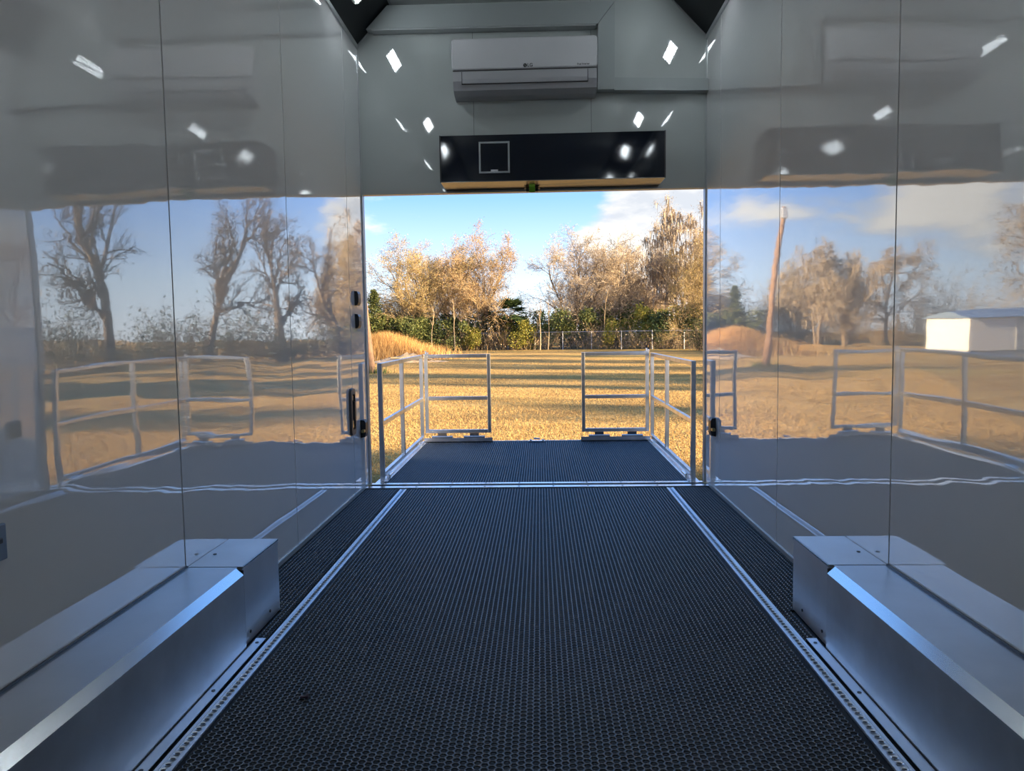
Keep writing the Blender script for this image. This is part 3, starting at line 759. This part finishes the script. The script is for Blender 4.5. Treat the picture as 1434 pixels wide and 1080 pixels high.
t_tan = make_tree(41, 9.8, 8.6, dict(VASE, tilt=(5, 30)), M['bark'], M['twig_grey'], M['leaf_pale'], 14000, .10, lspread=.2)
t_moss = make_tree(53, 13.2, 10.0, dict(TALL, stems=4), M['bark'], M['twig_grey'], M['leaf_pale'], 9000, .10, moss=1900, lspread=.25)
t_wood = make_tree(71, 10.0, 8.5, dict(OAKY, rmin=.008), M['bark_dark'], M['bark_dark'], M['leaf_brown'], 1500, .11, lspread=.2)
t_oak = make_tree(67, 10.5, 9.5, OAKY, M['bark_dark'], M['twig_grey'], M['leaf_brown'], 12000, .13, lspread=.2)

# pixel column + distance to ground position (only to lay the tree row out)
def at(px, y):
    d = y + 5.4341
    v = F_ + R_ * ((px - 717) / 1058.66)
    return .0382 + v.x / v.y * d
for a in [
    ('bare_tree', t_gold, 590, 66, 'broad golden brown tree with a forked trunk at the left of the tree row', .4, (1, 1, 1)),
    ('bare_tree', t_rust, 674, 66, 'broad rust tinted tree just left of the dark green palm', 1.1, (.98, .98, 1.02)),
    ('bare_tree', t_pale, 804, 64, 'pale grey bare tree with a split trunk right of the gap in the row', 2.0, (1, 1, 1.03)),
    ('bare_tree', t_tan, 876, 66, 'tan bare tree between the split pale tree and the mossy tree', .2, (1, 1, 1.02)),
    ('mossy_tree', t_moss, 950, 64, 'tallest tree of the row, hung with grey moss, right in the opening', .9, (1, 1, 1)),
    ('bare_tree', t_tan, 912, 76, 'tan bare tree half hidden behind the mossy tree', 2.6, (1.2, 1.2, 1.05)),
    ('bare_tree', t_rust, 632, 80, 'brown tree standing behind the two broad golden trees', 3.0, (1, 1, 1.08)),
    ('bare_tree', t_gold, 990, 60, 'golden tree at the right jamb of the opening, partly cut off', 2.2, (.8, .8, .86)),
    ('bare_tree', t_pale, 850, 80, 'pale bare tree far behind the tan tree', 4.0, (1, 1, .98))]:
    put_tree(a[0], a[1], at(a[2], a[3]), a[3], a[4], 'trees beyond the fence', rz=a[5], sc=a[6])

# shrubs
def shrub_mesh(seed, w, h, leaf, nleaf, lsize, stem, clumps=14, base=.0):
    rg = np.random.default_rng(seed); R = random.Random(seed)
    cs = np.stack([rg.normal(0, w * .26, clumps), rg.normal(0, w * .26, clumps), base + rg.uniform(.18, .85, clumps) * h], 1)
    rad = rg.uniform(.14, .30, clumps) * min(w, h)
    i = rg.integers(0, clumps, nleaf); dv = rg.normal(0, 1, (nleaf, 3)); dv /= np.linalg.norm(dv, axis=1)[:, None]
    pos = cs[i] + dv * (rad[i] * rg.uniform(.55, 1.0, nleaf))[:, None]; pos[:, 2] = np.clip(pos[:, 2], .03, None)
    seg = []
    for c in cs:
        p = Vector((c[0] * .25, c[1] * .25, -.05)); q = Vector(c); mid = p.lerp(q, .5) + Vector((R.gauss(0, .1), R.gauss(0, .1), .1))
        seg += [(*p, *mid, .03, .02), (*mid, *q, .02, .01)]
    return {'stems': tubes('stems', seg, 4, stem), 'leaves': leaves('leaves', pos, lsize, leaf, rg, spread=.05)}
def thicket_mass(name, seed, path, h, n, depth, twig, leaf, nleaf):
    """one uncountable tangle of upright twigs and vines along a line of ground points"""
    R = random.Random(seed); rg = np.random.default_rng(seed); seg = []; tips = []
    path = [Vector(p) for p in path]
    for k in range(n):
        t = R.random() * (len(path) - 1); i0 = min(int(t), len(path) - 2); c = path[i0].lerp(path[i0 + 1], t - i0)
        p = Vector((c.x + R.gauss(0, .3), c.y + R.uniform(-depth, depth), GZ - .05)); d = Vector((R.gauss(0, .2), R.gauss(0, .2), 1)).normalized()
        L = h * (R.uniform(.35, 1.0) * (.75 + .35 * math.sin(t * 9.7 + seed) * math.sin(t * 3.1))); r = R.uniform(.010, .026)
        for i in range(5):
            d = (d + Vector((R.gauss(0, .14), R.gauss(0, .14), R.gauss(0, .06) - .03 * i))).normalized(); q = p + d * L / 5
            seg.append((*p, *q, r * (1 - .16 * i), r * (.84 - .16 * i))); tips.append(q[:])
            for _ in range(2):
                e = (d + Vector((R.gauss(0, .6), R.gauss(0, .6), R.gauss(0, .5)))).normalized(); q2 = q + e * L * R.uniform(.06, .18); seg.append((*q, *q2, .010, .006)); tips.append(q2[:])
            p = q
    t = np.array(tips); i = rg.integers(0, len(t), nleaf)
    a = tubes('tmp', seg, 3, twig); b = leaves('tmp', t[i], .13, leaf, rg, droop=.5, spread=.16)
    def get(me):
        V = np.zeros(len(me.vertices) * 3, dtype=np.float32); me.vertices.foreach_get('co', V)
        F = np.zeros(len(me.loops), dtype=np.int32); me.loops.foreach_get('vertex_index', F); return V.reshape(-1, 3), F.reshape(-1, 4)
    (Va, Fa), (Vb, Fb) = get(a), get(b); bpy.data.meshes.remove(a); bpy.data.meshes.remove(b)
    return link(name, np_mesh(name, np.concatenate([Va, Vb]), np.concatenate([Fa, Fb + len(Va)]), [twig, leaf], np.r_[np.zeros(len(Fa), int), np.ones(len(Fb), int)]))
s_green = shrub_mesh(3, 3.6, 3.2, M['leaf_green'], 5200, .17, M['bark_dark'])
s_dark = shrub_mesh(5, 3.6, 3.4, M['leaf_dark'], 5200, .17, M['bark_dark'])
s_yel = shrub_mesh(7, 2.6, 2.4, M['leaf_yellow'], 3600, .14, M['bark'])
SH = [
    (s_green, 540, 64, 'mid green shrub right behind the dry brush at the left', 1.15),
    (s_dark, 566, 68, 'dark green shrub under the left side of the golden tree', 1.2),
    (s_green, 590, 64, 'green shrub at the foot of the golden tree, over the end of the brush', 1.0),
    (s_dark, 616, 66, 'dark green shrub under the right side of the golden tree', 1.1),
    (s_green, 640, 65, 'green shrub between the golden tree and the rust tinted tree', 1.0),
    (s_yel, 664, 64, 'olive yellow shrub at the foot of the rust tinted tree', 1.0),
    (s_dark, 690, 66, 'dark shrub just left of the fan palm', 1.15),
    (s_dark, 716, 64, 'dark green shrub below the fan palm', 1.0),
    (s_yel, 736, 62, 'bright yellow green shrub right of the dark palm', 1.25),
    (s_yel, 762, 66, 'yellow green shrub in the gap of the tree row', 1.1),
    (s_dark, 768, 76, 'dark green shrub at the back of the gap in the tree row', 1.25),
    (s_dark, 822, 68, 'dark shrub just right of the split pale trunk', 1.2),
    (s_green, 786, 63, 'green shrub just left of the split pale trunk', 1.15),
    (s_green, 852, 64, 'green shrub behind the fence left of the tan tree', 1.35),
    (s_yel, 870, 61, 'yellow green shrub low at the foot of the tan tree', 1.25),
    (s_yel, 902, 61, 'yellow green shrub left of the mossy tree', 1.7),
    (s_dark, 926, 59, 'dark green shrub against the fence under the mossy tree', 1.0),
    (s_green, 962, 60, 'green shrub behind the fence near the right jamb', 1.1),
    (s_yel, 982, 63, 'yellow shrub high at the right jamb of the opening', 1.9),
    (s_green, 522, 66, 'green shrub behind the wooden pole', 1.2),
]
for k, (ms, px, y, lb, sc) in enumerate(SH):
    put_tree('leafy_shrub', ms, at(px, y), y, lb, 'shrubs under the trees', rz=k * 1.3, sc=(sc, sc, sc), cat='shrub')
o = thicket_mass('fence_thicket', 9, [(at(535, 72), 72, 0), (at(640, 64), 64, 0), (at(760, 62.5), 62.5, 0), (at(1000, 57), 57, 0)], 3.0, 950, 1.0, M['twig_gold'], M['leaf_pale'], 7000)
tag(o, 'tan tangle of upright twigs and vines all along behind the wire fence', 'thicket', kind='stuff')
o = thicket_mass('back_thicket', 12, [(at(520, 84), 84, 0), (at(700, 80), 80, 0), (at(1000, 72), 72, 0)], 6.0, 850, 1.5, M['twig_grey'], M['leaf_pale'], 12000)
tag(o, 'taller grey brown twig tangle behind the tree trunks', 'thicket', kind='stuff')

# dark palm
def palm(x, y, label):
    o = empty('fan_palm', (x, y, GZ), label, 'palm'); R = random.Random(4)
    MB().cyl((0, 0, -.1), (.05, 0, 3.2), .16, 8, r2=.13).build('trunk', M['bark_dark'], o)
    V = []; F = []
    for k in range(70):
        az = R.uniform(0, 2 * PI); el = R.uniform(-.7, 1.2); L = R.uniform(1.0, 1.7)
        c = Vector((.05, 0, 3.3)) + Vector((math.cos(az) * math.cos(el), math.sin(az) * math.cos(el), math.sin(el))) * L * .7
        out = Vector((math.cos(az) * math.cos(el), math.sin(az) * math.cos(el), math.sin(el)))
        side = out.cross(Vector((0, 0, 1))).normalized()
        for j in range(11):
            a = (j - 5) * .27; dd = (out * math.cos(a) + side * math.sin(a) + Vector((0, 0, -.25))).normalized()
            w = dd.cross(out.cross(side)).normalized() * .10; n0 = len(V)
            V += [c - w, c + w, c + dd * .75]; F.append((n0, n0 + 1, n0 + 2))
    fo = link('fronds', np_mesh('fronds', np.array([v[:] for v in V]), np.array(F), M['leaf_dark']), None, o); fo['kind'] = 'stuff'
    return o
palm(at(716, 63), 63, 'dark green fan palm between the rust tinted tree and the yellow green shrub')
# small conifer by the pole
def conifer(x, y, h, label):
    o = empty('small_cedar', (x, y, GZ), label, 'tree'); rg = np.random.default_rng(8)
    MB().cyl((0, 0, -.1), (0, 0, h * .95), .13, 6, r2=.02).build('trunk', M['bark_dark'], o)
    n = 4200; t = rg.random(n) ** .8; az = rg.uniform(0, 2 * PI, n); lobe = .7 + .3 * np.sin(t * 30 + 3 * az)
    rr = (1.35 * (1 - t) ** .6 * lobe + .12) * rg.uniform(.35, 1, n); z = h * (.22 + .78 * t)
    fo = link('leaves', leaves('cedar_leaves', np.stack([np.cos(az) * rr, np.sin(az) * rr, z], 1), .16, M['leaf_green'], rg, spread=.05), None, o); fo['kind'] = 'stuff'
conifer(at(527, 64), 64, 5.6, 'small green cedar just right of the wooden pole')
# slim pale saplings in the gap
for k, (px, y, h, lb) in enumerate([(757, 60, 4.4, 'slim pale sapling in the middle of the gap in the tree row'), (768, 61, 3.9, 'slim pale sapling at the right of the gap, left of the split pale tree'),
                                    (748, 62, 3.4, 'slim pale sapling at the left of the gap, beside the yellow green shrub'), (638, 60, 4.2, 'slim pale sapling between the two broad golden trees'),
                                    (606, 60, 3.4, 'slim pale sapling where the fence begins at the left'), (848, 60, 5.0, 'slim pale leaning sapling left of the tan bare tree')]):
    o = empty('sapling', (at(px, y), y, GZ), lb, 'sapling', 'saplings behind the fence')
    R = random.Random(k); p = Vector((0, 0, -.05)); d = Vector((0, 0, 1)); b = []
    for i in range(6):
        d = (d + Vector((R.gauss(0, .06), R.gauss(0, .06), 0))).normalized(); q = p + d * h / 6; b.append((*p, *q, .05 - .006 * i, .044 - .006 * i)); p = q
        if i > 2:
            for _ in range(4):
                e = (d + Vector((R.gauss(0, .6), R.gauss(0, .6), .3))).normalized(); b.append((*q, *(q + e * .6), .015, .006))
    link('stem', tubes('stem', b, 5, M['leaf_pale']), None, o)

# wooden utility pole with its lamp head
po = empty('utility_pole', (-7.05, 26.3, GZ), 'leaning weathered wooden pole beside the left jamb', 'pole')
lean = Vector((-.085, .0, 1)).normalized()
pm = MB(); p = Vector((0, 0, -.2))
for i in range(8):
    q = p + lean * .85; pm.cyl(p, q, .165 - i * .008, 12, r2=.157 - i * .008); p = q
pm.build('shaft', M['pole'], po)
MB().box((p.x - .14, -.18, p.z - .45), (p.x + .14, .16, p.z - .05), bev=.03).build('lamp_head', M['steel'], po)
tf = blades('pole_foot_grass', np.stack([rng.normal(0, .32, 260), rng.normal(0, .25, 260)], 1), .12, .35, .015, .6, M['leaf_green'], 0.0)
pf = link('foot_grass', tf, None, po); pf['kind'] = 'stuff'

# dry brush bank and dirt at the left, in front of the shrubs
n = 15000
bxx = rng.normal(0, 1.75, n); byy = rng.normal(0, 1.5, n)
hz = 1.0 * np.exp(-(bxx / 2.2) ** 2 - (byy / 2.0) ** 2)
bb = empty('dry_brush_bank', (at(540, 44), 44, GZ), 'bank of tall orange dry grass at the left end of the fence', 'brush')
bm_ = MB(); NB = 14
pts = [(-5 + 10 * i / NB, -3 + 6 * j / NB) for j in range(NB + 1) for i in range(NB + 1)]
bm_.add([(x, y, 0.95 * math.exp(-(x / 2.2) ** 2 - (y / 2.0) ** 2) - .03) for x, y in pts], [(j * (NB + 1) + i, j * (NB + 1) + i + 1, (j + 1) * (NB + 1) + i + 1, (j + 1) * (NB + 1) + i) for j in range(NB) for i in range(NB)], 0, True)
bm_.build('bank', M['dirt'], bb)
tg = link('tall_grass', blades('tall_grass', np.stack([bxx, byy], 1), .15, 1.0, .018, .7, M['straw'], hz - .03), None, bb); tg['kind'] = 'stuff'
dp = empty('dirt_heap', (at(572, 38), 38, GZ), 'low pale heap of bare dirt in front of the dry brush', 'dirt')
dm_ = MB(); R = random.Random(2)
pts = [(-2.4 + 4.8 * i / NB, -1 + 2 * j / NB) for j in range(NB + 1) for i in range(NB + 1)]
dm_.add([(x, y, (.42 + .12 * R.gauss(0, 1)) * math.exp(-(x / 1.5) ** 2 - (y / .6) ** 2) - .03) for x, y in pts], [(j * (NB + 1) + i, j * (NB + 1) + i + 1, (j + 1) * (NB + 1) + i + 1, (j + 1) * (NB + 1) + i) for j in range(NB) for i in range(NB)], 0, True)
dm_.build('heap', M['dirt'], dp)
for k, (ax, ay, bx2, by2) in enumerate([(-.9, -.5, 1.0, -.3), (-.2, -.7, 1.4, -.5), (.5, -.4, 1.7, -.7)]):
    MB().cyl((ax, ay, .28), (bx2, by2, .12), .045, 7, r2=.03).build('dead_branch', M['twig_gold'], dp)

# chain link fence
A_, B_ = Vector((at(606, 66), 66, GZ)), Vector((at(1004, 56), 56, GZ))
fe = empty('wire_fence', A_, 'galvanised chain link fence along the far edge of the field', 'fence')
dv = B_ - A_; LF = dv.length; dn = dv.normalized(); FH = 1.55
npst = 11
for k in range(npst):
    c = dn * (LF * k / (npst - 1)); MB().cyl((c.x, c.y, -.05), (c.x, c.y, FH + .06), .038, 8).build('post', M['steel'], fe)
MB().cyl((0, 0, FH), (dv.x, dv.y, FH), .022, 6).build('top_rail', M['steel'], fe)
seg = []
stp = .14; kmax = int((LF + FH) / stp)
for sgn in (1, -1):
    for k in range(-int(FH / stp), int(LF / stp)):
        s0 = k * stp; a0, a1 = (s0, s0 + FH)
        z0, z1 = (.03, FH) if sgn > 0 else (FH, .03)
        pa = dn * max(0, a0); pb = dn * min(LF, a1)
        if a0 < 0: z0 = z0 + (z1 - z0) * (-a0 / FH)
        if a1 > LF: z1 = z0 + (z1 - z0) * ((LF - max(0, a0)) / (a1 - max(0, a0)))
        seg.append((pa.x, pa.y, z0, pb.x, pb.y, z1, .0028, .0028))
fm = link('wire_mesh', tubes('wire_mesh', seg, 3, M['steel']), None, fe); fm['kind'] = 'stuff'

# ------------------------------------------------------------------ what the gloss walls mirror: woods to the right, open field, shed and low trees to the left
ORD = ['first', 'second', 'third', 'fourth', 'fifth', 'sixth', 'seventh', 'eighth', 'ninth', 'tenth', 'eleventh']
RT = [(12.5, 52, t_wood, .9), (15, 45, t_wood, 1.05), (17, 38, t_wood, 1.0), (18.5, 31, t_wood, 1.1), (20, 26, t_wood, .95), (23, 19, t_wood, 1.1), (25, 12, t_wood, 1.1)]
for k, (x, y, ms, sc) in enumerate(RT):
    put_tree('bare_tree', ms, x, y, '%s tall bare tree from the far end of the wood mirrored in the left wall' % ORD[k], 'wood to the right of the field', rz=k * 1.7, sc=(sc, sc, sc))
o = thicket_mass('undergrowth', 31, [(12.0, 54, 0), (17, 40, 0), (21, 27, 0), (25, 14, 0), (27, 0, 0)], 4.0, 1600, 1.4, M['bark_dark'], M['leaf_dark'], 40000)
tag(o, 'dark undergrowth below the wood mirrored in the left wall panels', 'undergrowth', kind='stuff')
# two dense evergreens to the right shade the deck; bare trees beyond them throw the long streaks over the field
t_ever = shrub_mesh(71, 6.5, 8.5, M['leaf_dark'], 16000, .42, M['bark_dark'], clumps=34, base=.6)
for k, (x, y, sc, sz) in enumerate([(14, -9, .95, .60), (14.5, -4.5, .9, .58)]):
    put_tree('evergreen_tree', t_ever, x, y, '%s dense evergreen to the right of the trailer, casting shade on the deck' % ('nearer', 'farther')[k], 'evergreens to the right of the trailer', rz=k * 1.1, sc=(sc, sc, sz))
for k, (x, y, ms, sc) in enumerate([(17, 4.5, t_tan, .55), (19, 8, t_wood, .85), (20, 10.5, t_tan, .5), (22, 12.5, t_wood, 1.0), (20, 15.5, t_tan, .6), (22, 18.5, t_wood, .9)]):
    put_tree('bare_tree', ms, x, y, '%s bare tree right of the field after the evergreens, casting shadow streaks' % ORD[k], 'trees to the right of the field', rz=k * 1.3, sc=(sc, sc, sc * 1.15))
LT = [(-24, 62, t_tan, .8), (-30, 66, t_oak, .85), (-21, 60, t_moss, .66), (-26, 78, t_gold, .8), (-48, 70, t_oak, 1.25)]
for k, (x, y, ms, sc) in enumerate(LT):
    put_tree('bare_tree', ms, x, y, ('tan', 'brown', 'mossy narrow', 'golden', 'wide spreading')[k] + ' bare tree across the field mirrored in the right wall', 'trees across the field to the left', rz=k * 1.1, sc=(sc, sc, sc))
o = thicket_mass('far_thicket', 44, [(-12, 76, 0), (-24, 74, 0), (-40, 66, 0), (-62, 52, 0), (-85, 36, 0)], 7.5, 2600, 3.5, M['twig_gold'], M['leaf_brown'], 42000)
tag(o, 'low brown thicket across the field mirrored in the right wall panels', 'thicket', kind='stuff')
sdh = empty('storage_shed', (-25.8, 42, GZ), 'low cream white shed across the field mirrored in the right wall panels', 'shed')
sdh.rotation_euler = (0, 0, -.35)
MB().box((-6.2, -1.5, .25), (4.2, 1.5, 2.15)).build('walls', M['shed_wall'], sdh)
MB().box((-6.2, -1.45, 0), (4.2, 1.45, .25)).build('skirting', M['shed_door'], sdh)
MB().extrude([(-1.65, 2.15), (1.65, 2.15), (1.65, 2.22), (0, 2.5), (-1.65, 2.22)], 0, -6.35, 4.35).build('roof', M['shed_roof'], sdh)
dr = MB().box((-.5, -1.54, .25), (.5, -1.5, 2.05)).build('door', M['shed_door'], sdh)
MB().box((.35, -1.57, 1.1), (.43, -1.54, 1.16)).build('handle', M['screw'], dr)
